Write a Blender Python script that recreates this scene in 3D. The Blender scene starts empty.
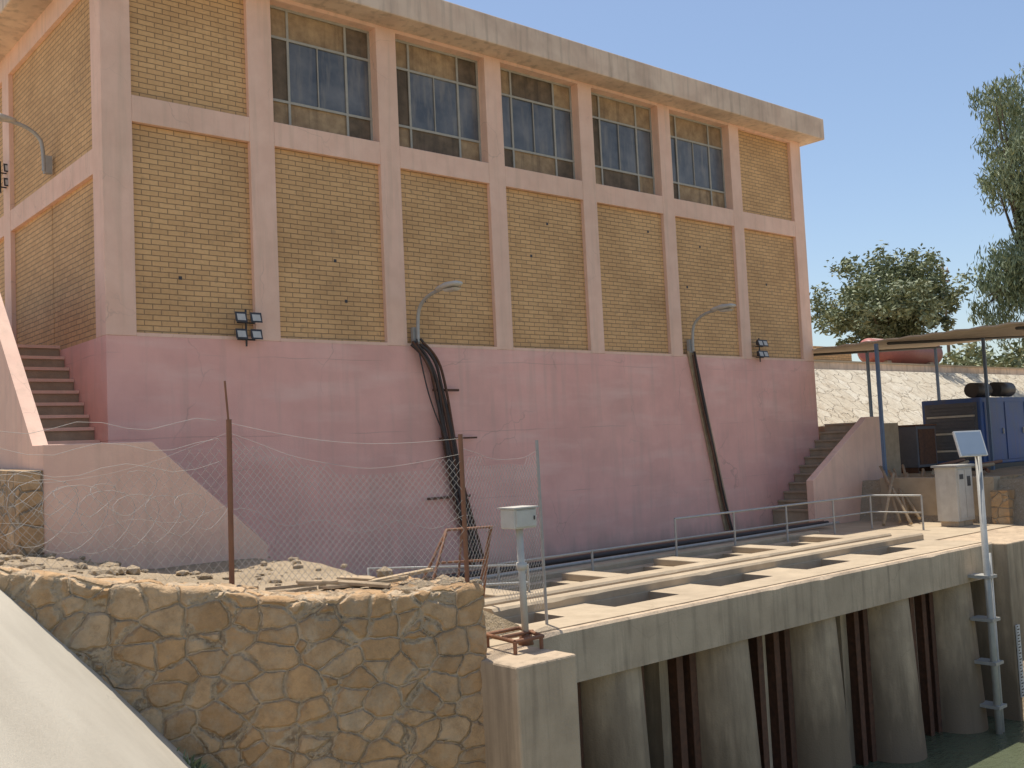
import bpy, bmesh, math, random
from mathutils import Vector, Matrix, noise
random.seed(7)
scn=bpy.context.scene
COL=scn.collection
# ------------------------------------------------------------------ materials
def newmat(name):
    m=bpy.data.materials.new(name); m.use_nodes=True
    nt=m.node_tree; 
    for n in list(nt.nodes): nt.nodes.remove(n)
    out=nt.nodes.new('ShaderNodeOutputMaterial'); b=nt.nodes.new('ShaderNodeBsdfPrincipled')
    nt.links.new(b.outputs[0],out.inputs[0])
    return m,nt,b,out
def N(nt,t,**k):
    n=nt.nodes.new(t)
    for a,v in k.items():
        if a in n.inputs: n.inputs[a].default_value=v
        else: setattr(n,a,v)
    return n
def coords(nt,scale=(1,1,1)):
    tc=N(nt,'ShaderNodeTexCoord'); mp=N(nt,'ShaderNodeMapping'); mp.inputs['Scale'].default_value=scale
    nt.links.new(tc.outputs['Object'],mp.inputs[0]); return mp.outputs[0]
def noi(nt,vec,scale,detail=4,rough=.6):
    n=N(nt,'ShaderNodeTexNoise'); n.inputs['Scale'].default_value=scale; n.inputs['Detail'].default_value=detail; n.inputs['Roughness'].default_value=rough
    nt.links.new(vec,n.inputs['Vector']); return n.outputs['Fac']
def ramp(nt,fac,a,b,ca=(0,0,0),cb=(1,1,1)):
    r=N(nt,'ShaderNodeValToRGB'); r.color_ramp.elements[0].position=a; r.color_ramp.elements[1].position=b
    r.color_ramp.elements[0].color=(*ca,1); r.color_ramp.elements[1].color=(*cb,1)
    nt.links.new(fac,r.inputs[0]); return r.outputs[0]
def math2(nt,op,a,b):
    n=N(nt,'ShaderNodeMath',operation=op)
    for i,v in enumerate((a,b)):
        if hasattr(v,'links'): nt.links.new(v,n.inputs[i])
        else: n.inputs[i].default_value=v
    return n.outputs[0]
def mix(nt,fac,a,b,mode='MIX'):
    m=N(nt,'ShaderNodeMix'); m.data_type='RGBA'; m.blend_type=mode
    for i,v in ((0,fac),(6,a),(7,b)):
        if hasattr(v,'links') : nt.links.new(v,m.inputs[i])
        elif i==0: m.inputs[0].default_value=v
        else: m.inputs[i].default_value=(*v,1)
    return m.outputs[2]
def bump(nt,b,h,strength=.3,dist=.02):
    n=N(nt,'ShaderNodeBump'); n.inputs['Strength'].default_value=strength; n.inputs['Distance'].default_value=dist
    nt.links.new(h,n.inputs['Height']); nt.links.new(n.outputs[0],b.inputs['Normal'])
def paint(name,c,c2=None,dirt=None,scale=3,dirtamt=.5,streak=True,rough=.85,bs=.3,bd=.01,metal=0,zst=None,cracks=None,seams=None,pale=None):
    m,nt,b,o=newmat(name)
    c2=c2 or tuple(x*.85 for x in c); dirt=dirt or tuple(x*.55 for x in c)
    v=coords(nt)
    col=mix(nt,ramp(nt,noi(nt,v,scale,5),.35,.65),c,c2)
    lo=ramp(nt,noi(nt,v,.55,4),.45,.75)
    col=mix(nt,math2(nt,'MULTIPLY',lo,dirtamt*.6),col,dirt)
    if pale:
        # long horizontal faded smears
        col=mix(nt,math2(nt,'MULTIPLY',ramp(nt,noi(nt,coords(nt,(.45,.45,2.6)),1.3,5),.5,.72),.55),col,pale)
    if streak:
        v2=coords(nt,(5,5,.35))
        st=ramp(nt,noi(nt,v2,1.2,4),.5,.8)
        col=mix(nt,math2(nt,'MULTIPLY',st,dirtamt),col,dirt)
    if zst:
        sx=N(nt,'ShaderNodeSeparateXYZ'); nt.links.new(v,sx.inputs[0])
        nn=math2(nt,'SUBTRACT',noi(nt,coords(nt,(2.5,2.5,.5)),1.5,5),.5)
        for (zc,zd,cc,am) in zst:
            zz=math2(nt,'ADD',sx.outputs['Z'],math2(nt,'MULTIPLY',nn,abs(zc-zd)*2.2))
            mr=N(nt,'ShaderNodeMapRange'); mr.inputs['From Min'].default_value=zc; mr.inputs['From Max'].default_value=zd
            mr.inputs['To Min'].default_value=0; mr.inputs['To Max'].default_value=am; nt.links.new(zz,mr.inputs['Value'])
            col=mix(nt,mr.outputs[0],col,cc)
    if cracks:
        nz=N(nt,'ShaderNodeTexNoise'); nz.inputs['Scale'].default_value=1.3; nz.inputs['Detail'].default_value=4; nt.links.new(v,nz.inputs['Vector'])
        s=N(nt,'ShaderNodeVectorMath',operation='SCALE'); s.inputs['Scale'].default_value=.9; nt.links.new(nz.outputs['Color'],s.inputs[0])
        ad=N(nt,'ShaderNodeVectorMath',operation='ADD'); nt.links.new(v,ad.inputs[0]); nt.links.new(s.outputs[0],ad.inputs[1])
        vo=N(nt,'ShaderNodeTexVoronoi'); vo.feature='DISTANCE_TO_EDGE'; vo.inputs['Scale'].default_value=cracks; nt.links.new(ad.outputs[0],vo.inputs['Vector'])
        k=ramp(nt,vo.outputs['Distance'],.001,.006,(1,1,1),(0,0,0))
        msk=ramp(nt,noi(nt,v,.8,2),.5,.62)
        col=mix(nt,math2(nt,'MULTIPLY',math2(nt,'MULTIPLY',k,msk),.38),col,tuple(x*.4 for x in c))
    if seams:
        sx2=N(nt,'ShaderNodeSeparateXYZ'); nt.links.new(v,sx2.inputs[0])
        zz=math2(nt,'ADD',sx2.outputs['Z'],math2(nt,'MULTIPLY',noi(nt,v,.7,2),.12))
        fr=math2(nt,'FRACT',math2(nt,'DIVIDE',zz,seams),0)
        k=math2(nt,'LESS_THAN',fr,.012)
        col=mix(nt,math2(nt,'MULTIPLY',math2(nt,'MULTIPLY',k,ramp(nt,noi(nt,v,.9,2),.45,.6)),.35),col,tuple(x*.5 for x in c))
    nt.links.new(col,b.inputs['Base Color']); b.inputs['Roughness'].default_value=rough; b.inputs['Metallic'].default_value=metal
    bump(nt,b,noi(nt,v,38,2,.7),bs,bd)
    return m
def flat(name,c,rough=.7,metal=0):
    m,nt,b,o=newmat(name); v=coords(nt)
    nt.links.new(mix(nt,noi(nt,v,9,2),c,tuple(x*.65 for x in c)),b.inputs['Base Color']); b.inputs['Roughness'].default_value=rough; b.inputs['Metallic'].default_value=metal; return m
M={}
M['pinkwall']=paint('pink_plaster',(.90,.505,.415),(.80,.43,.355),(.64,.41,.33),1.1,.6,zst=[(.9,0,(.62,.41,.33),.4),(.25,-.1,(.36,.26,.20),.5)],cracks=.5,seams=1.2,pale=(.92,.62,.52))
M['pinktrim']=paint('pale_pink_trim',(.92,.62,.465),(.85,.55,.405),(.57,.41,.29),2.5,.55,cracks=.8)
M['stairpl']=paint('stair_plaster',(.90,.60,.45),(.82,.53,.40),(.58,.41,.30),2.0,.5,cracks=.9)
M['roofc']=paint('roof_concrete',(.80,.62,.46),(.71,.52,.38),(.34,.26,.19),2.2,.85)
M['conc']=paint('concrete',(.58,.44,.29),(.47,.355,.235),(.19,.14,.095),2.5,.85,zst=[(-.5,-2.4,(.17,.125,.08),.85)],cracks=1.0,bs=.5,bd=.015)
M['beam']=paint('beam_concrete',(.63,.485,.33),(.53,.40,.27),(.20,.15,.10),2.5,.85,cracks=1.2,bs=.5,bd=.015)
M['deckc']=paint('deck_concrete',(.51,.405,.275),(.42,.33,.22),(.25,.195,.14),3,.6,streak=False,cracks=.9)
M['apron']=paint('lining_concrete',(.55,.49,.39),(.48,.425,.335),(.34,.285,.215),1.2,.6,streak=False,cracks=.5)
M['stepc']=paint('step_concrete',(.47,.36,.24),(.38,.29,.19),None,5,.5,streak=False)
M['rust']=paint('rusty_steel',(.17,.075,.04),(.10,.05,.03),(.04,.025,.02),12,.6,rough=.8)
M['gatem']=flat('gate_shade_dark',(.045,.032,.024),.85)  # near-black: deep shade between the piers is put into this colour
M['rustl']=flat('rusty_tube',(.30,.14,.075),.8)
M['galv']=flat('galvanised_steel',(.50,.49,.45),.5,.2)
M['wire']=flat('dull_wire',(.50,.46,.41),.6)
M['lightgrey']=paint('grey_enamel',(.60,.57,.50),(.52,.49,.43),(.33,.28,.22),6,.5,rough=.5)
M['darkmetal']=flat('dark_metal',(.06,.055,.055),.5)
M['cable']=flat('black_cable',(.06,.045,.04),.6)
M['bluep']=paint('blue_paint',(.04,.10,.32),(.05,.11,.27),(.12,.11,.11),3,.55,rough=.5)
M['postblue']=flat('post_blue_paint',(.15,.22,.33),.6)
M['greyblue']=flat('grille_paint',(.14,.145,.165),.6)
M['redtank']=flat('red_tank_paint',(.45,.15,.12),.5)
M['wood']=paint('weathered_timber',(.52,.39,.25),(.41,.30,.18),(.2,.14,.08),6,.4)
M['bark']=flat('bark',(.16,.12,.08),.9)
M['frame']=flat('window_frame_paint',(.50,.47,.39),.7)
M['board']=paint('dusty_board',(.50,.345,.19),(.32,.21,.115),(.12,.08,.05),5,.8)
M['ply2']=paint('dusty_board_dark',(.22,.155,.10),(.13,.095,.06),(.05,.04,.03),5,.8)
M['white']=flat('white_paint',(.78,.76,.72),.6)
M['tarp']=paint('shelter_sheet',(.52,.42,.31),(.42,.33,.24),None,3,.5,streak=False)
def glass():
    m,nt,b,o=newmat('dusty_glass'); v=coords(nt)
    col=mix(nt,ramp(nt,noi(nt,v,1.7,4),.35,.7),(.085,.095,.11),(.20,.20,.20))
    col=mix(nt,ramp(nt,noi(nt,coords(nt,(4,4,.6)),2,4),.5,.8),col,(.26,.235,.20))
    nt.links.new(col,b.inputs['Base Color']); b.inputs['Roughness'].default_value=.3
    return m
M['glass']=glass()
def brick(name,axis):
    m,nt,b,o=newmat(name)
    tc=N(nt,'ShaderNodeTexCoord'); sx=N(nt,'ShaderNodeSeparateXYZ'); cb=N(nt,'ShaderNodeCombineXYZ')
    nt.links.new(tc.outputs['Object'],sx.inputs[0])
    nt.links.new(sx.outputs[axis],cb.inputs[0]); nt.links.new(sx.outputs['Z'],cb.inputs[1])
    nv=N(nt,'ShaderNodeTexNoise'); nv.inputs['Scale'].default_value=3; nt.links.new(tc.outputs['Object'],nv.inputs['Vector'])
    sm=N(nt,'ShaderNodeVectorMath',operation='SCALE'); sm.inputs['Scale'].default_value=.016; nt.links.new(nv.outputs['Color'],sm.inputs[0])
    ad=N(nt,'ShaderNodeVectorMath',operation='ADD'); nt.links.new(cb.outputs[0],ad.inputs[0]); nt.links.new(sm.outputs[0],ad.inputs[1])
    br=N(nt,'ShaderNodeTexBrick'); br.offset=.5
    for k,vv in (('Scale',1),('Mortar Size',.0075),('Mortar Smooth',.4),('Bias',-.1),('Brick Width',.245),('Row Height',.0775)): br.inputs[k].default_value=vv
    br.inputs['Color1'].default_value=(.80,.50,.235,1); br.inputs['Color2'].default_value=(.69,.42,.195,1); br.inputs['Mortar'].default_value=(.37,.235,.125,1)
    nt.links.new(ad.outputs[0],br.inputs['Vector'])
    v=coords(nt)
    c=mix(nt,ramp(nt,noi(nt,v,.9,4),.4,.75),br.outputs['Color'],(.80,.78,.76),'MULTIPLY')
    c=mix(nt,ramp(nt,noi(nt,v,22,3),.3,.8),c,(.88,.86,.82),'MULTIPLY')
    c=mix(nt,math2(nt,'MULTIPLY',ramp(nt,noi(nt,v,5,2),.66,.74),.5),c,(.40,.26,.14))
    nt.links.new(c,b.inputs['Base Color']); b.inputs['Roughness'].default_value=.9
    inv=math2(nt,'SUBTRACT',1.0,br.outputs['Fac'])
    bump(nt,b,inv,.7,.012)
    return m
M['brickx']=brick('yellow_brick_front','X'); M['bricky']=brick('yellow_brick_side','Y')
def stone(name,scale,cols,mortar,disp=.05,edge=.07,use_disp=True,dist=.34,mid=.8,zs=1.3,dark=.5,rnd=1.0,gapam=.8,smear=.7):
    m,nt,b,o=newmat(name)
    v=coords(nt)
    nz=N(nt,'ShaderNodeTexNoise'); nz.inputs['Scale'].default_value=2.6; nz.inputs['Detail'].default_value=4; nt.links.new(v,nz.inputs['Vector'])
    s=N(nt,'ShaderNodeVectorMath',operation='SCALE'); s.inputs['Scale'].default_value=dist; nt.links.new(nz.outputs['Color'],s.inputs[0])
    ad=N(nt,'ShaderNodeVectorMath',operation='ADD'); nt.links.new(coords(nt,(1,1,zs)),ad.inputs[0]); nt.links.new(s.outputs[0],ad.inputs[1])
    vo=N(nt,'ShaderNodeTexVoronoi'); vo.feature='DISTANCE_TO_EDGE'; vo.inputs['Scale'].default_value=scale; vo.inputs['Randomness'].default_value=rnd; nt.links.new(ad.outputs[0],vo.inputs['Vector'])
    v1=N(nt,'ShaderNodeTexVoronoi'); v1.feature='F1'; v1.inputs['Scale'].default_value=scale; v1.inputs['Randomness'].default_value=rnd; nt.links.new(ad.outputs[0],v1.inputs['Vector'])
    sep=N(nt,'ShaderNodeSeparateColor'); nt.links.new(v1.outputs['Color'],sep.inputs[0])
    c=mix(nt,sep.outputs[0],cols[0],cols[1]); c=mix(nt,ramp(nt,sep.outputs[1],.55,1),c,cols[2])
    c=mix(nt,math2(nt,'MULTIPLY',ramp(nt,noi(nt,v,6,6,.75),.42,.72),.8),c,tuple(x*dark for x in cols[0]))
    # ragged joints
    dd=math2(nt,'ADD',vo.outputs['Distance'],math2(nt,'MULTIPLY',math2(nt,'SUBTRACT',noi(nt,v,11,4,.7),.5),edge*1.1))
    mask=ramp(nt,dd,edge*.35,edge*.8)
    mor=mix(nt,ramp(nt,noi(nt,v,5,5,.7),.4,.65),mortar,tuple(x*.66 for x in mortar))
    sm=math2(nt,'MULTIPLY',ramp(nt,noi(nt,v,2.6,6,.7),.47,.62),smear)
    c=mix(nt,sm,c,mor)
    c=mix(nt,mask,mor,c)
    gap=math2(nt,'MULTIPLY',ramp(nt,dd,edge*.08,edge*.3,(1,1,1),(0,0,0)),ramp(nt,noi(nt,v,2.3,2),.45,.56))
    c=mix(nt,math2(nt,'MULTIPLY',gap,gapam),c,tuple(x*.35 for x in cols[1]))
    nt.links.new(c,b.inputs['Base Color']); b.inputs['Roughness'].default_value=.92
    mul=N(nt,'ShaderNodeMath',operation='MULTIPLY_ADD'); nt.links.new(noi(nt,v,8,6,.72),mul.inputs[0]); mul.inputs[1].default_value=1.1
    nt.links.new(ramp(nt,dd,edge*.2,edge*.9),mul.inputs[2])
    if use_disp:
        d=N(nt,'ShaderNodeDisplacement'); d.inputs['Scale'].default_value=disp; d.inputs['Midlevel'].default_value=mid
        nt.links.new(mul.outputs[0],d.inputs['Height']); nt.links.new(d.outputs[0],o.inputs['Displacement']); m.displacement_method='BOTH'
    else: bump(nt,b,mul.outputs[0],.9,disp)
    return m
SC=((.57,.355,.175),(.43,.26,.125),(.62,.43,.25))
M['rubble']=stone('rubble_masonry',3.5,SC,(.53,.405,.265),.028,.085,dist=.2,rnd=.72,zs=1.35,gapam=.6)
M['stonebase']=stone('rubble_masonry_plain',3.3,SC,(.46,.355,.235),.03,.07,False,rnd=.8,dist=.2)
M['pitch']=stone('stone_pitching_mat',1.6,((.68,.60,.46),(.62,.54,.41),(.72,.65,.52)),(.56,.46,.33),.03,.03,False,.5,dark=.8,gapam=.7)
def dirt():
    m,nt,b,o=newmat('dry_dirt'); v=coords(nt)
    c=mix(nt,ramp(nt,noi(nt,v,1.3,5),.35,.65),(.52,.40,.26),(.40,.30,.185))
    c=mix(nt,ramp(nt,noi(nt,v,26,4,.7),.55,.7),c,(.60,.50,.38))
    c=mix(nt,ramp(nt,noi(nt,v,60,2,.7),.6,.7),c,(.22,.16,.10))
    nt.links.new(c,b.inputs['Base Color']); b.inputs['Roughness'].default_value=.95
    bump(nt,b,noi(nt,v,14,5,.75),1,.06); return m
M['dirt']=dirt()
def water():
    m,nt,b,o=newmat('green_water'); v=coords(nt)
    c=mix(nt,noi(nt,v,.6,3),(.085,.10,.058),(.125,.14,.085))
    nt.links.new(c,b.inputs['Base Color']); b.inputs['Roughness'].default_value=.05; b.inputs['IOR'].default_value=1.33
    bump(nt,b,noi(nt,coords(nt,(1,2.2,1)),5,3),.6,.04); return m
M['water']=water()
def leafm(name,a,c):
    m,nt,b,o=newmat(name); 
    g=N(nt,'ShaderNodeNewGeometry')
    rc=mix(nt,g.outputs['Random Per Island'],a,c)
    nt.links.new(rc,b.inputs['Base Color']); b.inputs['Roughness'].default_value=.6
    return m
M['leaf1']=leafm('olive_leaves',(.14,.165,.075),(.29,.315,.17))
M['leaf2']=leafm('eucalyptus_leaves',(.14,.18,.085),(.29,.335,.19))
M['weed']=leafm('weed_leaves',(.10,.14,.06),(.26,.28,.15))
def solar():
    m,nt,b,o=newmat('solar_cells'); v=coords(nt)
    nt.links.new(mix(nt,noi(nt,v,4,1),(.36,.42,.50),(.30,.36,.44)),b.inputs['Base Color']); b.inputs['Roughness'].default_value=.15; return m
M['solar']=solar()
# ------------------------------------------------------------------ geometry helpers
def empty(name):
    e=bpy.data.objects.new(name,None); COL.objects.link(e); return e
def meshobj(name,v,f,mat,parent=None,smooth=False):
    me=bpy.data.meshes.new(name); me.from_pydata(v,[],f); me.update()
    if smooth:
        for p in me.polygons: p.use_smooth=True
    ob=bpy.data.objects.new(name,me); COL.objects.link(ob)
    if isinstance(mat,str): mat=M[mat]
    me.materials.append(mat); ob.parent=parent; return ob
def fixn(ob):
    bm=bmesh.new(); bm.from_mesh(ob.data); bmesh.ops.recalc_face_normals(bm,faces=bm.faces); bm.to_mesh(ob.data); bm.free()
def box(name,x0,x1,y0,y1,z0,z1,mat,parent=None,bev=0):
    v=[(x,y,z) for z in (z0,z1) for x,y in ((x0,y0),(x1,y0),(x1,y1),(x0,y1))]
    f=[(3,2,1,0),(4,5,6,7),(0,1,5,4),(1,2,6,5),(2,3,7,6),(3,0,4,7)]
    ob=meshobj(name,v,f,mat,parent)
    if bev:
        md=ob.modifiers.new('b','BEVEL'); md.width=bev; md.segments=2
    return ob
def prism(name,poly,axis,a,b,mat,parent=None,bev=0):
    def P(p,t): return {'y':(p[0],t,p[1]),'x':(t,p[0],p[1]),'z':(p[0],p[1],t)}[axis]
    n=len(poly); v=[P(p,a) for p in poly]+[P(p,b) for p in poly]
    f=[tuple(range(n)),tuple(range(2*n-1,n-1,-1))]+[(i,(i+1)%n,n+(i+1)%n,n+i) for i in range(n)]
    ob=meshobj(name,v,f,mat,parent); fixn(ob)
    if bev:
        md=ob.modifiers.new('b','BEVEL'); md.width=bev; md.segments=2
    return ob
def worn(name,x0,x1,y,z0,z1,dy,mat,parent,amp=.018,step=.12):
    n=int((x1-x0)/step); v=[];f=[]
    for i in range(n+1):
        x=x0+(x1-x0)*i/n
        a=amp*noise.noise(Vector((x*2.2,y,1)))+amp*.6*noise.noise(Vector((x*7,y,4))); c=max(0,noise.noise(Vector((x*1.7,y,9)))-.25)*.12
        v+= [(x,y,z0),(x,y+a*.2,z1-.03-c*.5),(x,y+.025+c*min(1,dy/.3),z1+a*.15),(x,y+dy,z1),(x,y+dy,z0)]
    for i in range(n):
        o=i*5
        for k in range(4): f.append((o+k,o+5+k,o+6+k,o+k+1))
        f.append((o+4,o+9,o+5,o))
    f.append((0,1,2,3,4)); e=n*5; f.append((e+4,e+3,e+2,e+1,e))
    ob=meshobj(name,v,f,mat,parent); fixn(ob); return ob
def tube(name,pts,r,mat,parent=None,smooth=False,res=3):
    cu=bpy.data.curves.new(name,'CURVE'); cu.dimensions='3D'; cu.bevel_depth=r; cu.bevel_resolution=res; cu.use_fill_caps=True
    if isinstance(pts[0][0],(int,float)): pts=[pts]
    for pl in pts:
        if smooth:
            sp=cu.splines.new('NURBS'); sp.points.add(len(pl)-1); sp.use_endpoint_u=True; sp.order_u=3
        else:
            sp=cu.splines.new('POLY'); sp.points.add(len(pl)-1)
        for i,p in enumerate(pl): sp.points[i].co=(*p,1)
    if smooth: cu.resolution_u=6
    ob=bpy.data.objects.new(name,cu); COL.objects.link(ob); cu.materials.append(M[mat]); ob.parent=parent; return ob
def cyl(name,p0,p1,r0,r1,mat,parent=None,seg=16):
    p0=Vector(p0);p1=Vector(p1); d=(p1-p0).normalized(); q=d.to_track_quat('Z','Y')
    v=[];f=[]
    for p,r in((p0,r0),(p1,r1)):
        for i in range(seg):
            a=2*math.pi*i/seg; v.append(tuple(p+q@Vector((math.cos(a)*r,math.sin(a)*r,0))))
    f=[(i,(i+1)%seg,seg+(i+1)%seg,seg+i) for i in range(seg)]+[tuple(range(seg-1,-1,-1)),tuple(range(seg,2*seg))]
    ob=meshobj(name,v,f,mat,parent)
    for p in ob.data.polygons:
        if len(p.vertices)==4: p.use_smooth=True
    return ob
# ------------------------------------------------------------------ terrain
WP=[(-6,8.95),(-1,8.85),(2.1,8.7),(3.0,8.72),(3.9,8.45),(4.5,8.12),(6.12,7.65)]
def lerp(P,x):
    if x<=P[0][0]: return P[0][1]
    for a,b in zip(P,P[1:]):
        if x<=b[0]: return a[1]+(b[1]-a[1])*(x-a[0])/(b[0]-a[0])
    return P[-1][1]
def yw(x): return lerp(WP,x)
def ztop(x): return lerp([(-6,1.9),(0,1.6),(1,1.42),(2.13,1.2),(2.94,1.0),(3.9,.82),(4.4,.70),(6.2,.65)],x)
def apron_z(x,y): return max(-5,min(1.05-1.08*(x-2.14)+.38*(y-8.65),1.25))
def h(x,y):
    n=.07*noise.noise(Vector((x*.7,y*.7,0)))+.04*noise.noise(Vector((x*2.5,y*2.5,3)))
    if x<17.8:
        if y<yw(x)+.35 and x<6.3: return apron_z(x,y)-.12
        if x>=6.3 and y<8.3: return max(-5,apron_z(x,y)-.12)
        if x<7.4 and y<14:
            if x<6.2:
                return min(ztop(x)-.05+ .12*max(0,min(1,(y-yw(x))/3)) ,1.95)+n
            return .6*(7.4-x)/1.2+n*.7
        if y<14.3: return -5
        if x<4.0: return min(1.3+.27*(3.5-x),2.2)+n
        return -1 if y<23 else 2+n
    if y<7.95 and x<24: return -5
    if x<21.3 and y<14.2: return -.06
    b=.9+n*.6
    if x>21.3 and y>15.3:
        b+=min(1,(y-15.3)/3.8)*3.2
    return b
def rng(a,b,s):
    r=[];t=a
    while t<b-1e-6: r.append(t); t+=s
    return r
xs=[-900,-500,-250,-120,-60,-30,-15]+rng(-8,26,.25)+rng(26,60,2)+[60,75,100,150,250,500,900]
ys=[-900,-500,-250,-120,-60,-30,-15]+rng(-8,20,.25)+rng(20,40,2)+[40,60,100,150,250,500,900]
gv=[(x,y,h(x,y)) for y in ys for x in xs]; nx=len(xs)
gf=[(j*nx+i,j*nx+i+1,(j+1)*nx+i+1,(j+1)*nx+i) for j in range(len(ys)-1) for i in range(nx-1)]
meshobj('ground',gv,gf,'dirt',smooth=True)
ax_=rng(-4,9.01,.3); ay_=rng(-8,8.9,.3)
av=[(x,min(y,yw(x)+.1),apron_z(x,min(y,yw(x)+.1))+.014*noise.noise(Vector((x,y,0)))) for y in ay_+[9.2] for x in ax_]
n_=len(ax_)
meshobj('canal_lining',av,[(j*n_+i,j*n_+i+1,(j+1)*n_+i+1,(j+1)*n_+i) for j in range(len(ay_)) for i in range(n_-1)],'apron',smooth=True)
meshobj('water',[(-8,-60,-3.0),(24.2,-60,-3.0),(24.2,12.1,-3.0),(-8,12.1,-3.0)],[(0,1,2,3)],'water')
# ------------------------------------------------------------------ rubble wall
def build_rubble():
    path=[(-1,yw(-1))]+[p for p in WP if p[0]>-1]+[(6.17,7.75),(6.17,9.0)]
    pts=[];st=.032
    for a,b in zip(path,path[1:]):
        L=math.dist(a,b)
        k=max(1,int(L/st))
        if b[0]==2.1: 
            L1=[i/20*.75 for i in range(20)]+[.75+.25*i/30 for i in range(30)]
            for t in L1: pts.append((a[0]+(b[0]-a[0])*t,a[1]+(b[1]-a[1])*t))
            continue
        for i in range(k): pts.append((a[0]+(b[0]-a[0])*i/k,a[1]+(b[1]-a[1])*i/k))
    pts.append(path[-1])
    v=[]
    for i,p in enumerate(pts):
        q=pts[min(i+3,len(pts)-1)]; o=pts[max(i-3,0)]
        t=Vector((q[0]-o[0],q[1]-o[1])).normalized(); nrm=Vector((-t.y,t.x))
        zt=ztop(min(p[0],6.1))+.035*noise.noise(Vector((p[0]*2.5,p[1]*2.5,1)))+.02*noise.noise(Vector((p[0]*9,p[1]*9,1)))
        prof=[]
        z=-2.2;k=92
        for j in range(k+1): prof.append((.03*(j/k),z+(zt-z)*j/k))
        for j in range(1,16): prof.append((.03+.035*j,zt+.02))
        prof.append((.56,zt-.5))
        rows=len(prof)
        for d,zz in prof: v.append((p[0]+nrm.x*d,p[1]+nrm.y*d,zz))
    f=[(i*rows+j,(i+1)*rows+j,(i+1)*rows+j+1,i*rows+j+1) for i in range(len(pts)-1) for j in range(rows-1)]
    return meshobj('rubble_stone_wall',v,f,'rubble',smooth=True)
build_rubble()
# ------------------------------------------------------------------ building
B=empty('pump_station_building')
X0,X1=4.82,21.78
box('lower_wall',X0,X1,14.0,23.4,-5,3.78,'pinkwall',B)
pil=[(4.82,5.24),(7.03,7.44),(9.38,9.78),(11.73,12.12),(14.12,14.5),(16.5,16.88),(18.94,19.3),(21.36,21.78)]
for i,(a,b) in enumerate(pil):
    box('pilaster_%d'%i,a,b,13.997 if 0<i<7 else 13.995,14.4,3.782,9.22,'pinktrim',B,.008)
for i in range(7):
    a=pil[i][1]; b=pil[i+1][0]
    box('band_%d'%i,a,b,14.0,14.4,6.82,7.2,'pinktrim',B,.006)
    box('sill_ledge_%d'%i,a,b,13.998,14.4,3.781,3.83,'pinktrim',B)
    box('head_%d'%i,a,b,14.0,14.4,9.16,9.22,'pinktrim',B)
    box('brick_panel_%d'%i,a,b,14.08,14.4,3.831,6.82,'brickx',B)
    for _ in range(2 if i%2 else 1):
        hx=random.uniform(a+.2,b-.2); hz=random.uniform(4.3,6.5); box('putlog_hole',hx,hx+.05,14.076,14.09,hz,hz+.05,'darkmetal',B)
    if i in (0,6): box('brick_upper_%d'%i,a,b,14.08,14.4,7.2,9.16,'brickx',B)
    else:
        w=b-a; z0,z1=7.2,9.16
        yy=14.19
        cols=[0,.2,.75,1.0]; rws=[0,.22,.74,1.0]
        for ci in range(3):
            for ri in range(3):
                xa=a+w*cols[ci]; xb=a+w*cols[ci+1]; za=z0+(z1-z0)*rws[ri]; zb=z0+(z1-z0)*rws[ri+1]
                r=random.random()
                mt='glass'
                if ri==2: mt='board' if r<.75 else 'ply2'
                elif ri==0: mt='board' if r<.5 else ('ply2' if r<.9 else 'glass')
                elif ci==0 and r<.2: mt='ply2'
                box('pane_%d_%d_%d'%(i,ci,ri),xa,xb,yy+.02+random.uniform(0,.012),yy+.05,za,zb,mt,B)
        for ci,c in enumerate(cols+[.475]):
            xc=min(max(a+w*c,a+.02),b-.02); t=.02 if ci<4 else .008
            box('mullion_%d_%d'%(i,ci),xc-t,xc+t,yy,yy+.018,z0 if ci<4 else z0+(z1-z0)*.22,z1 if ci<4 else z0+(z1-z0)*.74,'frame',B)
        for ri,r in enumerate(rws):
            zc=min(max(z0+(z1-z0)*r,z0+.02),z1-.02)
            box('transom_%d_%d'%(i,ri),a,b,yy-.003,yy+.015,zc-.02,zc+.02,'frame',B)
for j,(ya,yb) in enumerate([(14.4,18.55),(18.95,23.0)]):
    mid=(ya+yb)/2
    box('side_brick_low_%d'%j,4.89,5.2,ya,mid-.012,3.78,6.1,'bricky',B)
    box('side_brick_low_b%d'%j,4.89,5.2,mid+.012,yb,3.78,6.1,'bricky',B)
    box('side_joint_%d'%j,4.93,5.2,mid-.012,mid+.012,3.78,6.1,'ply2',B)
    box('side_band_%d'%j,4.822,5.2,ya,yb,6.1,6.46,'pinktrim',B)
    box('side_brick_up_%d'%j,4.89,5.2,ya,yb,6.46,8.85,'bricky',B)
    box('side_head_%d'%j,4.822,5.2,ya,yb,8.85,9.22,'pinktrim',B)
box('side_pilaster_1',4.818,5.2,18.55,18.95,3.78,9.22,'pinktrim',B)
box('side_pilaster_2',4.818,5.2,23.0,23.4,3.78,9.22,'pinktrim',B)
box('core',5.2,21.6,14.4,23.3,3.7,9.22,'ply2',B)
box('right_side',21.6,21.77,14.4,23.4,3.78,9.22,'brickx',B)
box('roof_slab',4.3,22.12,13.5,23.9,9.22,9.74,'roofc',B,.02)
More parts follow.
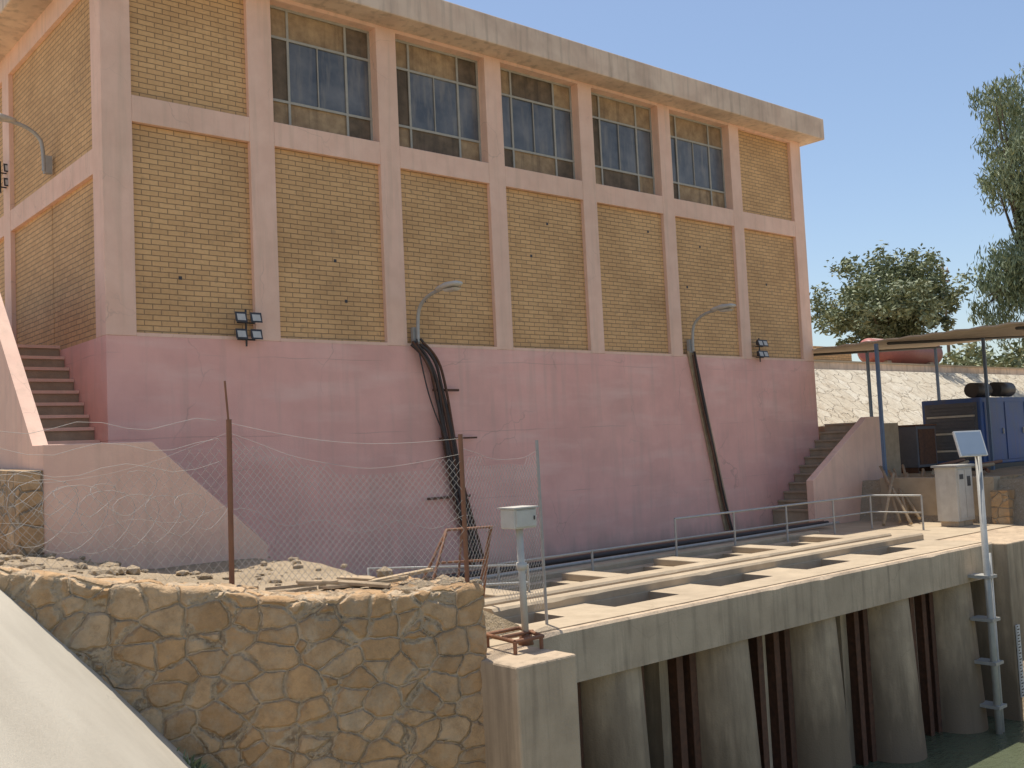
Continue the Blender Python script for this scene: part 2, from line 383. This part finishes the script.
# ------------------------------------------------------------------ left stairs
S=empty('concrete_stairs')
prism('front_parapet',[(3.47,-.3),(6.21,-.3),(6.21,.90),(4.72,2.27),(3.47,2.27)],'y',12.2,12.38,'stairpl',S,.01)
box('landing',3.66,4.81,12.38,13.9,.2,1.4,'stepc',S)
for k in range(6):
    box('lower_step_%d'%k,4.81+.24*k,4.81+.24*(k+1),12.38,13.99,.0,1.4-.2*(k+1),'stepc',S)
for k in range(13):
    zz=1.4+.185*(k+1); y0=13.5+.208*k
    box('upper_step_%d'%k,3.66,4.815,y0,y0+.208,.5,zz,'stepc',S)
    box('tread_%d'%k,3.66,4.815,y0-.03,y0+.178,zz,zz+.045,'stairpl',S)  # paler caps paint the brighter light on step tops against shaded risers
box('upper_landing',3.66,4.815,16.204,19.5,.5,3.8,'stepc',S)
prism('outer_parapet',[(12.382,1.5),(19.5,1.5),(19.5,4.7),(16.2,4.7),(14.9,4.7),(12.6,2.27),(12.382,2.265)],'x',3.475,3.65,'stairpl',S)
prism('stone_base',[(12.15,.3),(19.6,.3),(19.6,2.2),(12.15,1.98)],'x',3.2,3.455,'stonebase',S)
# ------------------------------------------------------------------ intake deck
D=empty('intake_deck')
worn('front_beam',6.82,17.75,8.15,-.58,0,.6,'beam',D)
box('front_beam_top',6.9,17.70,8.26,8.745,0.002,.012,'deckc',D)
box('middle_strip',6.2,17.75,9.35,10.3,-.35,.0,'deckc',D,.01)
box('rear_slab',6.2,17.75,11.3,14,-.35,0,'deckc',D,.01)
PX=[8.65,10.7,12.75,14.8,16.85]
ed=[(6.2,7.6)]+[(p-.42,p+.42) for p in PX]
for i,(a,b) in enumerate(ed):
    if i==5: b=17.75
    box('cross_slab_%d'%i,a,b,8.752,9.35,-.35,-.004,'deckc',D)
    box('cross_slab_b%d'%i,a,b,10.3,11.3,-.35,-.004,'deckc',D)
    if i: 
        box('cross_rib_%d'%i,a+.22,a+.62,10.302,11.28,-.004,.10,'deckc',D,.012)
worn('rib_beam',7.6,17.7,9.36,0.001,.12,.22,'deckc',D,.012)
worn('rib_beam_b',7.6,17.7,9.98,0.001,.10,.30,'deckc',D,.012)
worn('rib_beam_c',7.6,17.7,11.5,0.001,.10,.18,'deckc',D,.012)
for i,p in enumerate(PX):
    poly=[(p-.43,12),(p-.43,8.66)]+[(p-.43*math.cos(a),8.66-.46*math.sin(a)) for a in [math.pi*k/14 for k in range(1,14)]]+[(p+.43,8.66),(p+.43,12)]
    o=prism('pier_%d'%i,poly,'z',-5,-.585,'conc',D)
    for vv in o.data.vertices:
        if vv.co.z<-4 and vv.co.y<11:
            vv.co.y-=.22; vv.co.x=p+(vv.co.x-p)*1.12
    for pp in o.data.polygons:
        if len(pp.vertices)==4: pp.use_smooth=True
    try: o.data.set_sharp_from_angle(angle=math.radians(35))
    except Exception: pass
    box('pier_top_%d'%i,p-.43,p+.43,8.76,12,-.584,-.351,'conc',D)
box('back_wall',6.2,17.8,12.0,12.4,-5,-.35,'conc',D)
box('left_side_wall',5.9,6.2,8.2,12,-5,-.36,'conc',D)
g=[(6.82,8.22)]+[(PX[i]+.43,PX[i+1]-.43) for i in range(4)]
for i,(a,b) in enumerate(g):
    m=(a+b)/2+.08
    box('divider_%d'%i,m-.08,m+.08,8.7,11.9,-5,-.36,'conc' if i%2 else 'beam',D)
    for k,xx in enumerate((a+.13,m-.2,m+.18,b-.08)):
        if k==1 and i%2: continue
        box('guide_web_%d_%d'%(i,k),xx-.012,xx+.012,8.6,8.8,-5,-.585,'rust',D)
        box('guide_flange_%d_%d'%(i,k),xx-.06,xx+.06,8.585,8.6,-5,-.585,'rust',D)
    box('gate_%d'%i,a-.1,m-.1,9.1,9.15,-5,-.36,'gatem',D); box('gate_b%d'%i,m+.1,b+.1,9.1,9.15,-5,-.36,'gatem',D)
    for z in (-4,-3.2,-2.4,-1.6,-.9):
        box('gate_rib_%d'%i,a-.1,m-.1,9.04,9.098,z,z+.07,'gatem',D); box('gate_rib_b%d'%i,m+.1,b+.1,9.04,9.098,z,z+.07,'gatem',D)
    box('slot_cover_%d'%i,a-.02,b+.02,8.76,9.09,-.4,-.36,'gatem',D)
box('end_block',6.05,6.80,7.15,8.1,-5,0,'beam',D,.02)
box('end_block_b',6.2,6.82,8.1,8.75,-5,-.003,'deckc',D)
A=empty('canal_abutment')
box('abutment',17.76,26,7.9,9.2,-5,-.02,'conc',A,.02)
box('platform',17.76,21.6,9.2,14,-1,-.005,'deckc',A)
box('low_wall',21.1,26,9.3,9.65,-.1,.68,'stonebase',A)
box('step_kerb',21.3,21.6,9.65,12.2,-.1,.95,'deckc',A)
box('step_kerb_b',21.6,26,9.66,9.95,-.1,.93,'stonebase',A)
S2=empty('concrete_stairs')
prism('front_parapet',[(19.5,-.1),(22.6,-.1),(22.6,2.36),(21.9,2.36),(19.5,1.0)],'y',12.75,12.93,'stairpl',S2,.01)
for k in range(11):
    box('step_%d'%k,19.7+.235*k,19.7+.235*(k+1),12.93,13.99,-.05,.19*(k+1)+.12,'stepc',S2)
    box('tread_%d'%k,19.66+.235*k,19.66+.235*(k+1),12.95,13.98,.19*(k+1)+.12,.19*(k+1)+.16,'stepc',S2)
box('landing',22.285,23.6,12.93,15.2,-.05,2.2,'stepc',S2)
# ------------------------------------------------------------------ lamps
def lamp(base,dirv,rise,reach):
    L=empty('wall_street_lamp'); b=Vector(base); d=Vector(dirv); side=Vector((-d.y,d.x,0))
    box('bracket',b.x-.06,b.x+.06,b.y-.02,b.y+.05,b.z-.18,b.z+.1,'galv',L)
    p=[b+d*.06+Vector((0,0,-.15)),b+d*.06+Vector((0,0,.25)),b+d*.15+Vector((0,0,rise*.75)),b+d*reach*.5+Vector((0,0,rise*.98)),b+d*reach*.8+Vector((0,0,rise*1.02))]
    tube('arm',[tuple(q) for q in p],.03,'galv',L,True)
    c=b+d*reach*.98+Vector((0,0,rise*1.05))
    v=[];secs=[(-.28,.04,.04),(-.2,.075,.055),(0,.12,.08),(.2,.12,.06),(.29,.06,.03)]
    n=12
    for t,w,hh in secs:
        for k in range(n):
            a=2*math.pi*k/n
            q=c+d*t+side*(w*math.cos(a))+Vector((0,0,hh*math.sin(a)*(1 if math.sin(a)>0 else .6)+.05*t))
            v.append(tuple(q))
    f=[(i*n+k,i*n+(k+1)%n,(i+1)*n+(k+1)%n,(i+1)*n+k) for i in range(len(secs)-1) for k in range(n)]+[tuple(range(n)),tuple(range(len(secs)*n-1,(len(secs)-1)*n-1,-1))]
    o=meshobj('lamp_head',v,f,'lightgrey',L,True); fixn(o)
    q=c+d*.08+Vector((0,0,-.045))
    meshobj('lens',[tuple(q+d*a*.14+side*bb*.085+Vector((0,0,cc))) for a,bb,cc in((-1,-1,0),(1,-1,0),(1,1,0),(-1,1,0),(-.7,-.7,-.04),(.7,-.7,-.04),(.7,.7,-.04),(-.7,.7,-.04))],[(4,5,6,7),(0,1,5,4),(1,2,6,5),(2,3,7,6),(3,0,4,7)],'lightgrey',L)
    return L
lamp((9.93,13.97,4.0),(0.1,-1,0),.64,.86)
lamp((17.1,13.97,4.05),(.1,-1,0),.64,.86)
lamp((4.8,16.35,6.75),(-1,0,0),.55,.75)
def flood(name,x,y,z,grid=((-.12,-.12),(.12,-.12),(-.12,.13),(.12,.13))):
    L=empty(name)
    tube('pole',[(x,y+.05,z-.3),(x,y+.05,z+.25)],.015,'darkmetal',L)
    tube('arms',[[(x-.14,y+.05,z-.2),(x+.14,y+.05,z-.2)],[(x-.14,y+.05,z+.05),(x+.14,y+.05,z+.05)]],.012,'darkmetal',L)
    for i,(a,b) in enumerate(grid):
        v=[(x+a-.09,y-.07,z+b-.085),(x+a+.09,y-.07,z+b-.085),(x+a+.09,y-.03,z+b+.07),(x+a-.09,y-.03,z+b+.07),(x+a-.05,y+.04,z+b-.05),(x+a+.05,y+.04,z+b-.05),(x+a+.05,y+.04,z+b+.05),(x+a-.05,y+.04,z+b+.05)]
        meshobj('housing_%d'%i,v,[(0,1,2,3),(4,7,6,5),(0,4,5,1),(1,5,6,2),(2,6,7,3),(3,7,4,0)],'darkmetal',L)
        meshobj('face_%d'%i,[(x+a-.065,y-.072,z+b-.06),(x+a+.065,y-.072,z+b-.06),(x+a+.065,y-.036,z+b+.045),(x+a-.065,y-.036,z+b+.045)],[(0,1,2,3)],'lightgrey',L)
    return L
flood('floodlight_cluster',6.84,13.88,3.98)
flood('floodlight_cluster',19.5,13.88,4.02,grid=((-.08,-.12),(.1,-.12),(-.08,.13),(.1,.13)))
flood('floodlight_cluster',4.72,18.7,7.1)
def cables(name,pts,n,r,spread):
    L=empty(name)
    for i in range(n):
        off=(i-(n-1)/2)*spread
        pp=[]
        for k,p in enumerate(pts):
            pp.append((p[0]+off+random.uniform(-.03,.03),p[1]-random.uniform(0,.06),p[2]+random.uniform(-.05,.05)))
        tube('cable_%d'%i,pp,r*random.uniform(.8,1.15),'cable' if i%3 else 'rust',L,True)
    return L
c1=cables('cable_bundle',[(9.9,13.93,3.85),(10.15,13.88,3.6),(10.33,13.93,3.1),(10.45,13.93,2.4),(10.6,13.93,1.6),(10.8,13.93,.8),(10.98,13.9,.05)],7,.024,.042)
tube('loop_cable',[(9.9,13.9,3.9),(9.95,13.8,3.2),(10.15,13.8,2.6),(10.4,13.85,2.2),(10.45,13.9,1.6)],.012,'cable',c1,True)
box('clamp',10.2,10.75,13.9,13.93,3.02,3.06,'rust',c1); box('clamp_b',10.0,10.9,13.9,13.93,1.2,1.24,'rust',c1); box('clamp_c',10.3,11.1,13.9,13.93,2.2,2.23,'rust',c1)
c2=cables('cable_bundle',[(17.1,13.93,3.85),(17.2,13.92,3.3),(17.4,13.93,2.4),(17.65,13.93,1.4),(17.85,13.93,.6),(18.0,13.9,.02)],3,.022,.045)
prism('cable_tray',[(16.98,3.9),(17.22,3.9),(18.16,.03),(17.9,.03)],'y',13.955,13.99,'wood',c2)
Rl=empty('deck_handrail')
for x in (13.3,14.9,16.5,18.1,19.5): tube('post',[(x,11.42,0),(x,11.42,.68)],.02,'galv',Rl)
tube('top_rail',[(13.3,11.42,.68),(19.5,11.42,.68),(19.5,10.3,.68)],.02,'galv',Rl)
tube('mid_rail',[(9.4,11.42,.34),(19.5,11.42,.34),(19.5,10.3,.34)],.016,'galv',Rl)
for x in (9.4,11.3): tube('short_post',[(x,11.42,0),(x,11.42,.36)],.02,'galv',Rl)
tube('end_post',[(19.5,10.3,0),(19.5,10.3,.68)],.02,'galv',Rl)
Rp=empty('deck_pipes')
tube('pipe_a',[(7.6,12.3,.12),(13,12.5,.1),(19.4,12.4,.1)],.045,'cable',Rp)
tube('pipe_b',[(7.6,12.6,.10),(14,12.75,.1),(19.4,12.5,.12)],.03,'rustl',Rp)
tube('pipe_c',[(9,12.0,.09),(16,12.1,.09),(19.5,12.2,.1)],.03,'galv',Rp)
R2=empty('low_pipe_rail')
tube('rail',[[(6.7,10.6,.05),(6.7,10.6,.62),(8.9,10.2,.45),(8.9,10.2,0)],[(6.7,10.6,.35),(8.9,10.2,.22)]],.018,'galv',R2)
# ------------------------------------------------------------------ fence
Fn=empty('chain_link_fence')
P0=Vector((1.4,9.9)); P1=Vector((4.29,9.2)); P2=Vector((6.17,7.98)); P3=Vector((7.7,8.55))
tube('post_1',[(4.29,9.2,.5),(4.31,9.2,2.38)],.026,'rustl',Fn); tube('post_rod',[(4.31,9.2,2.3),(4.27,9.18,2.75)],.01,'rustl',Fn)
tube('post_2',[(6.17,7.98,.5),(6.16,7.98,2.14)],.024,'rustl',Fn)
tube('post_3',[(7.7,8.55,0),(7.68,8.55,2.06)],.018,'wire',Fn)
def panel(name,a,b,za0,zb0,za1,zb1,sag,step=.062,r=.002):
    L=(b-a).length; spl=[]
    def pt(s,z):
        t=s/L; q=a+(b-a)*t; w=.05*noise.noise(Vector((s*1.5,z*1.5,5)))
        return (q.x+w,q.y+w,z+.025*noise.noise(Vector((s*2,z*2,8))))
    def zr(s):
        t=s/L; return za0+(zb0-za0)*t, za1+(zb1-za1)*t-sag*math.sin(math.pi*t)
    for sg in (1,-1):
        k=-3
        while k<L+3:
            seg=[]
            for j in range(0,31):
                z=j*.1; s=k+sg*z*.8
                if 0<=s<=L:
                    lo,hi=zr(s)
                    if lo<=z<=hi: seg.append(pt(s,z)); continue
                if len(seg)>1: spl.append(seg)
                seg=[]
            if len(seg)>1: spl.append(seg)
            k+=step
    spl.append([pt(L*i/20,zr(L*i/20)[1]) for i in range(21)])
    spl.append([pt(L*i/20,(zr(L*i/20)[1]+zr(L*i/20)[0])/2+.05*math.sin(i)) for i in range(21)])
    return tube(name,spl,r,'wire',Fn,res=0)
panel('mesh_1',P1,P2,.78,.66,2.25,1.95,.22,r=.0018)
panel('mesh_2',P2,P3,.66,.1,2.0,1.95,.12,r=.0018)
panel('mesh_0',P0,P1,1.25,.8,2.2,2.25,.35,step=.09,r=.0014)
CW=empty('razor_wire_coil')
bw=[]
def helix(p0,p1,r0,turns,ph):
    out=[];n=int(turns*18)
    for i in range(n+1):
        t=i/n; a=2*math.pi*turns*t+ph; p=p0.lerp(p1,t); r=r0*(1+.25*math.sin(5*t+ph))
        out.append((p.x+r*math.cos(a)+.06*math.sin(a*2),p.y+.12*math.sin(a+1),p.z+r*math.sin(a)*.85-.18*math.sin(math.pi*t)))
    return out
bw.append(helix(Vector((2.4,10.9,1.75)),Vector((5.0,11.2,1.45)),.34,8,0))
bw.append(helix(Vector((2.6,11.0,1.95)),Vector((4.2,11.1,1.7)),.24,4,2))
tube('coil',bw,.0028,'wire',CW,res=0)
bb=[]
for pl in bw:
    for i in range(0,len(pl),3):
        x,y_,z=pl[i]; bb.append([(x-.014,y_,z-.014),(x+.014,y_,z+.014)])
tube('barbs',bb,.003,'wire',CW,res=0)
st=[]
for k in range(3):
    z=1.95+.2*k; st.append([(1.2+.2*i,9.9-.045*i+.03*math.sin(i*2+k),z+.05*math.sin(i*1.3+k)) for i in range(16)])
st.append([(4.3+.19*i,9.2-.122*i,2.35-.025*i-.12*math.sin(math.pi*i/10)) for i in range(11)])
tube('barbed_strands',st,.0020,'wire',CW,res=0)
# ------------------------------------------------------------------ trestle + box stand
T=empty('steel_trestle')
y=9.5
tube('frame_front',[(6.82,y,.45),(7.08,y,1.08),(7.75,y,1.06),(7.5,y,.3)],.018,'rustl',T)
tube('frame_back',[(6.9,y+.35,.4),(7.10,y+.03,1.08),(7.75,y+.03,1.06),(7.85,y+.35,.2)],.018,'rustl',T)
tube('braces',[[(6.93,y,.72),(7.62,y,.68)],[(7.3,y,1.07),(7.2,y,.4)],[(7.5,y,.3),(7.75,y+.03,1.06)]],.014,'rustl',T)
I=empty('instrument_box_stand')
cyl('pole',(6.82,7.9,0),(6.80,7.9,1.2),.036,.036,'lightgrey',I)
cyl('collar',(6.81,7.9,.75),(6.81,7.9,.82),.055,.055,'lightgrey',I)
cyl('foot',(6.82,7.9,.0),(6.82,7.9,.1),.08,.06,'rustl',I)
box('box',6.64,6.94,7.78,8.0,1.17,1.37,'lightgrey',I,.012); box('box_door',6.66,6.92,7.767,7.78,1.19,1.35,'lightgrey',I); box('box_lid',6.625,6.955,7.76,8.02,1.37,1.385,'lightgrey',I)
box('handle',6.885,6.895,7.755,7.767,1.25,1.29,'darkmetal',I)
tube('base_frame',[(6.42,7.6,.12),(6.78,7.6,.12),(6.95,8.15,.12),(6.5,8.15,.12),(6.42,7.6,.12)],.02,'rustl',I)
tube('legs',[[(6.42,7.6,0),(6.42,7.6,.12)],[(6.76,7.6,0),(6.76,7.6,.12)],[(6.5,8.12,0),(6.5,8.12,.12)],[(6.5,7.88,.12),(6.9,7.88,.12)]],.02,'rustl',I)
W=empty('timber_planks')
def plank(c,l,w,t,ang,tilt,mt='wood'):
    o=box('plank',-l/2,l/2,-w/2,w/2,-t/2,t/2,mt,W,.004); o.location=c; o.rotation_euler=(random.uniform(-.1,.1),tilt,ang)
for i in range(9):
    plank((4.75+.12*i,8.75-.03*i+random.uniform(-.15,.15),.74+.02*(i%3)),random.uniform(.3,.8),random.uniform(.08,.2),.03,random.uniform(-.9,.6),random.uniform(-.12,.12))
def stones(name,n,fx,mat):
    v=[];f=[]
    for _ in range(n):
        x,y,z,s=fx(); bm=bmesh.new(); bmesh.ops.create_icosphere(bm,subdivisions=1,radius=s)
        sc=(random.uniform(.7,1.4),random.uniform(.7,1.3),random.uniform(.4,.8)); b0=len(v)
        for q in bm.verts: v.append((x+q.co.x*sc[0]*random.uniform(.8,1.2),y+q.co.y*sc[1]*random.uniform(.8,1.2),z+q.co.z*sc[2]))
        for q in bm.faces: f.append(tuple(b0+w.index for w in q.verts))
        bm.free()
    meshobj(name,v,f,mat)
def fx():
    while True:
        if random.random()<.15:
            x=random.uniform(4.6,6.3); y=yw(x)+random.uniform(.25,.8); s=random.uniform(.04,.1); return x,y,.68,s
        x=random.uniform(.5,6.4); y=random.uniform(yw(x)+.4,12.1)
        s=random.choice((.012,.02,.02,.03,.03,.05,.08))*random.uniform(.7,1.4)
        return x,y,h(x,y)+s*.2,s
stones('scattered_stones',460,fx,'dirt')
G=empty('water_gauge_pole')
gx,gy=16.85,7.86
cyl('mast',(gx,gy,-4),(gx,gy,1.5),.055,.05,'galv',G)
cyl('conduit',(gx+.13,gy,-4),(gx+.13,gy,-.1),.03,.03,'galv',G)
for z in (-2.6,-1.9,-1.2,-.5): box('bracket',gx-.08,gx+.2,gy-.07,gy+.3,z,z+.05,'galv',G)
o=box('solar_panel',-.25,.25,-.02,.02,-.22,.22,'white',G); o.location=(gx-.25,gy,1.72); o.rotation_euler=(math.radians(-20),0,math.radians(-30))
o=box('solar_cells',-.225,.225,-.026,-.021,-.195,.195,'solar',G); o.location=(gx-.25,gy,1.72); o.rotation_euler=(math.radians(-20),0,math.radians(-30))
cyl('panel_arm',(gx,gy,1.45),(gx-.22,gy+.03,1.72),.02,.02,'galv',G,8)
SG=empty('staff_gauge')
box('board',17.78,17.9,7.86,7.885,-2.6,-1.4,'white',SG)
for k in range(24): box('tick_%d'%k,17.79,17.83 if k%2 else 17.87,7.855,7.859,-2.58+.05*k,-2.56+.05*k,'darkmetal',SG)
E=empty('electrical_cabinet')
dx=1.75
box('body',18.55+dx,19.25+dx,9.95,10.4,.1,1.2,'lightgrey',E,.01); box('door',18.6+dx,18.88+dx,9.935,9.95,.16,1.14,'lightgrey',E); box('door_b',18.9+dx,19.2+dx,9.935,9.95,.16,1.14,'lightgrey',E); box('top',18.5+dx,19.3+dx,9.9,10.45,1.2,1.24,'galv',E); box('plinth',18.58+dx,19.2+dx,9.98,10.35,0,.1,'conc',E)
box('vent',18.66+dx,18.82+dx,9.93,9.935,.95,1.05,'darkmetal',E); box('meter_window',18.98+dx,19.12+dx,9.93,9.935,.8,1.0,'darkmetal',E)
TP=empty('timber_pile')
for i in range(9):
    a=random.uniform(-.4,.5); cyl('pole_%d'%i,(20.0+.2*i,11.2+random.uniform(-.3,.3),.03+.02*i),(21.2+.2*i,11.9+a,1.0+random.uniform(0,.25)),.035,.03,'wood',TP,8)
for i in range(7):
    x=22.2+random.uniform(0,2.6); yy=11+random.uniform(-.4,1.2); cyl('offcut_%d'%i,(x,yy,.98+.03*i),(x+random.uniform(.6,1.4),yy+random.uniform(-.5,.5),1.0+.04*i),.04,.04,'wood' if i%2 else 'rustl',TP,8)
# ------------------------------------------------------------------ generator, shelter
Ge=empty('diesel_generator')
box('skid',26.25,30.2,12.12,13.68,.85,1.02,'darkmetal',Ge)
box('canopy',26.3,30.1,12.1,13.7,1.02,2.77,'bluep',Ge,.03)
box('grille_frame',26.27,26.3,12.2,13.6,1.15,2.65,'greyblue',Ge)
for k in range(16): box('louvre_%d'%k,26.235,26.27,12.26,13.54,1.2+.09*k,1.25+.09*k,'lightgrey' if k%5==2 else 'greyblue',Ge)
for k in range(3): box('door_%d'%k,26.45+1.2*k,27.55+1.2*k,12.08,12.1,1.12,2.65,'bluep',Ge,.008); box('handle_%d'%k,27.4+1.2*k,27.44+1.2*k,12.05,12.08,1.8,1.95,'galv',Ge)
cyl('muffler_a',(26.7,12.5,2.98),(27.5,12.5,2.98),.2,.2,'darkmetal',Ge); cyl('muffler_b',(27.8,12.4,3.0),(28.7,12.4,3.0),.2,.2,'darkmetal',Ge)
SB=empty('metal_storage_box')
box('body',24.6,25.6,13.0,13.7,1.05,2.1,'greyblue',SB,.01); box('lid',24.57,25.63,12.97,13.73,2.1,2.14,'rust',SB); box('door',24.68,25.52,12.985,13.0,1.12,2.02,'rust',SB)
for a in (24.65,25.5): box('leg',a,a+.06,13.05,13.6,.8,1.05,'rust',SB)
Sh=empty('open_shelter')
v=[(21.9,15.6,4.05),(31,15.6,4.60),(31,8.8,4.62),(21.2,8.8,4.04)]
nn=24; vv=[];ff=[]
for lay in (0,.03):
    for j in range(nn+1):
        t=j/nn
        a=Vector(v[0]).lerp(Vector(v[3]),t); b=Vector(v[1]).lerp(Vector(v[2]),t); z=.025*(j%2)+lay
        vv+= [(a.x,a.y,a.z+z),(b.x,b.y,b.z+z)]
o2=(nn+1)*2
for j in range(nn):
    i=j*2; ff+= [(i,i+1,i+3,i+2),(o2+i,o2+i+2,o2+i+3,o2+i+1),(i,i+2,o2+i+2,o2+i),(i+1,o2+i+1,o2+i+3,i+3)]
ff+= [(0,o2,o2+1,1),(nn*2,nn*2+1,o2+nn*2+1,o2+nn*2)]
meshobj('roof_sheet',vv,ff,'tarp',Sh)
for x,yy in ((21.55,12.2),(26.5,12.0),(26.5,15.3),(30.5,15.3),(30.5,12.0)):
    zt=4.04+(x-21.5)*.058-.03
    box('post',x-.035,x+.035,yy-.035,yy+.035,.6,zt,'postblue',Sh)
for yy in (9.2,12.1,15.3):
    cyl('rafter',(21.9,yy,4.02),(30.9,yy,4.55),.035,.035,'darkmetal',Sh,8)
# ------------------------------------------------------------------ bank
pv=[];pxs=rng(22.0,90,1.0)
for j,(y,z) in enumerate([(15.2,.94),(16.2,1.78),(17.2,2.62),(18.2,3.46),(19.1,4.2),(19.5,4.22)]):
    for x in pxs: pv.append((x,y,z+.03*noise.noise(Vector((x,y,0)))))
n_=len(pxs)
meshobj('stone_pitching',pv,[(j*n_+i,j*n_+i+1,(j+1)*n_+i+1,(j+1)*n_+i) for j in range(5) for i in range(n_-1)],'pitch')
BW=empty('low_boundary_wall')
box('wall',22,90,19.5,19.75,4.0,4.5,'roofc',BW); box('coping',22,90,19.45,19.8,4.5,4.56,'deckc',BW)
box('brick_pier',31,33.4,19.9,20.4,4.0,5.1,'brickx',BW)
Tk=empty('fuel_tank')
cyl('shell',(36.5,21,5.2),(41.5,21,5.2),.5,.5,'redtank',Tk,24); cyl('end_cap',(36.35,21,5.2),(36.5,21,5.2),.35,.5,'redtank',Tk,24)
for x in (37.3,40.7): box('saddle',x-.15,x+.15,20.6,21.4,4.0,4.8,'conc',Tk)
UP=empty('utility_pole')
cyl('pole',(82,40,3),(82,40,15.8),.16,.11,'bark',UP,8); box('crossarm',81.2,82.9,39.9,40.1,15.1,15.25,'bark',UP); box('crossarm_b',81.2,82.9,39.9,40.1,14.3,14.42,'bark',UP)
for x in (81.3,82,82.8): cyl('insulator',(x,40,15.25),(x,40,15.55),.07,.05,'white',UP,6)
# ------------------------------------------------------------------ trees
def tree(name,base,clumps,leafmat,nleaf,ls,trunk_r,droop=0):
    T=empty(name); b=Vector(base)
    top=max(c[0][2] for c in clumps)
    cx=sum(c[0][0] for c in clumps)/len(clumps)
    fork=Vector((b.x+(cx-b.x)*.3,b.y,b.z+(top-b.z)*.35))
    cyl('trunk',tuple(b),tuple(fork),trunk_r,trunk_r*.7,'bark',T,10)
    for i,(c,r) in enumerate(clumps):
        if i%2==0: cyl('limb_%d'%i,tuple(fork),c,trunk_r*.4,trunk_r*.08,'bark',T,6)
    v=[];f=[]
    tot=sum(r*r for _,r in clumps)
    for c,r in clumps:
        k=int(nleaf*r*r/tot)
        subs=[(Vector((random.gauss(0,1),random.gauss(0,1),random.gauss(0,1))).normalized()*r*random.uniform(.35,1.1)) for _ in range(max(4,int(k/45)))]
        for j in range(k):
            s=random.choice(subs); q=Vector(c)+s+Vector((random.gauss(0,1),random.gauss(0,1),random.gauss(0,.8)))*r*.2
            if droop: q.z-=abs(random.gauss(0,1))*droop
            d=Vector((random.gauss(0,1),random.gauss(0,1),random.gauss(0,.7)-(2.0 if droop else 0))).normalized()
            e=d.cross(Vector((random.gauss(0,1),random.gauss(0,1),random.gauss(0,1)))).normalized()
            l=ls*random.uniform(.6,1.4); w=l*(.22 if droop else .4)
            i0=len(v); v+= [tuple(q-d*l*.5),tuple(q+e*w*.5),tuple(q+d*l*.5),tuple(q-e*w*.5)]; f.append((i0,i0+1,i0+2,i0+3))
    meshobj('crown',v,f,leafmat,T)
def cl(cx,cy,cz,rx,ry,rz,n,r0,r1):
    out=[]
    for _ in range(n):
        d=Vector((random.gauss(0,1),random.gauss(0,1),random.gauss(0,1))).normalized()*random.uniform(.25,1)
        out.append(((cx+d.x*rx,cy+d.y*ry,cz+d.z*rz),random.uniform(r0,r1)))
    return out
tree('olive_tree',(41.6,23,4),cl(40.9,22.4,7.75,3.1,3.3,2.2,46,.6,1.15),'leaf1',30000,.22,.22)
tree('eucalyptus_tree',(43.8,17.6,4),cl(42.7,17.3,12.3,2.2,2.3,4.6,44,.6,1.0)+cl(42.3,17.5,7.4,1.6,1.7,2.2,18,.5,.95),'leaf2',27000,.25,.25,.3)
tree('distant_trees',(60,26,3),cl(60,24,5.0,14,3,.9,26,.8,1.3),'leaf1',7000,.4,.2)
v=[];f=[]
for _ in range(420):
    t=random.random(); x=3.5+.7*t+random.gauss(0,.04); y=yw(x)-.12-abs(random.gauss(0,.08)); z=apron_z(x,y)
    d=Vector((random.gauss(0,.7),random.gauss(0,.7),1)).normalized(); e=d.cross(Vector((random.random(),random.random(),0))).normalized(); l=random.uniform(.04,.12)
    i0=len(v); q=Vector((x,y,z)); v+=[tuple(q-e*.006),tuple(q+e*.006),tuple(q+d*l*.6+e*.014),tuple(q+d*l)]; f.append((i0,i0+1,i0+2,i0+3))
meshobj('weeds',v,f,'weed')
# ------------------------------------------------------------------ light, sky, camera
Sd=Vector((.08,.24,1)).normalized()
el=math.asin(Sd.z); az=math.atan2(Sd.x,Sd.y)
w=bpy.data.worlds.new('World'); scn.world=w; w.use_nodes=True; nt=w.node_tree
bg=nt.nodes['Background']; sk=nt.nodes.new('ShaderNodeTexSky'); sk.sky_type='NISHITA'; sk.sun_disc=False; sk.sun_elevation=el; sk.sun_rotation=az
sk.air_density=1.0; sk.dust_density=1.2; sk.ozone_density=1.5
nt.links.new(sk.outputs[0],bg.inputs[0]); bg.inputs[1].default_value=.15
ld=bpy.data.lights.new('sun','SUN'); ld.energy=5; ld.angle=math.radians(.5); ld.color=(1,.94,.84)
lo=bpy.data.objects.new('sun',ld); COL.objects.link(lo); lo.rotation_euler=Sd.to_track_quat('Z','Y').to_euler(); lo.location=(0,0,40)
f_=1020; s_=0.047; c_=math.sqrt(1-s_*s_); p_=math.atan(67/1020); a_=math.radians(49.3)
Fv=Vector((math.cos(p_)*math.cos(a_),math.cos(p_)*math.sin(a_),math.sin(p_))); Rv=Vector((math.sin(a_),-math.cos(a_),0)); Uv=Rv.cross(Fv)
r=Rv*c_-Uv*s_; u=Rv*s_+Uv*c_
cam=bpy.data.cameras.new('camera'); cam.lens=36*f_/1024; cam.sensor_width=36; cam.clip_end=3000; cam.clip_start=.05
co=bpy.data.objects.new('camera',cam); COL.objects.link(co)
mt=Matrix((( r.x,u.x,-Fv.x,0),(r.y,u.y,-Fv.y,0),(r.z,u.z,-Fv.z,1.95),(0,0,0,1))); co.matrix_world=mt
scn.camera=co
scn.view_settings.view_transform='Standard'; scn.view_settings.look='None'; scn.view_settings.exposure=0
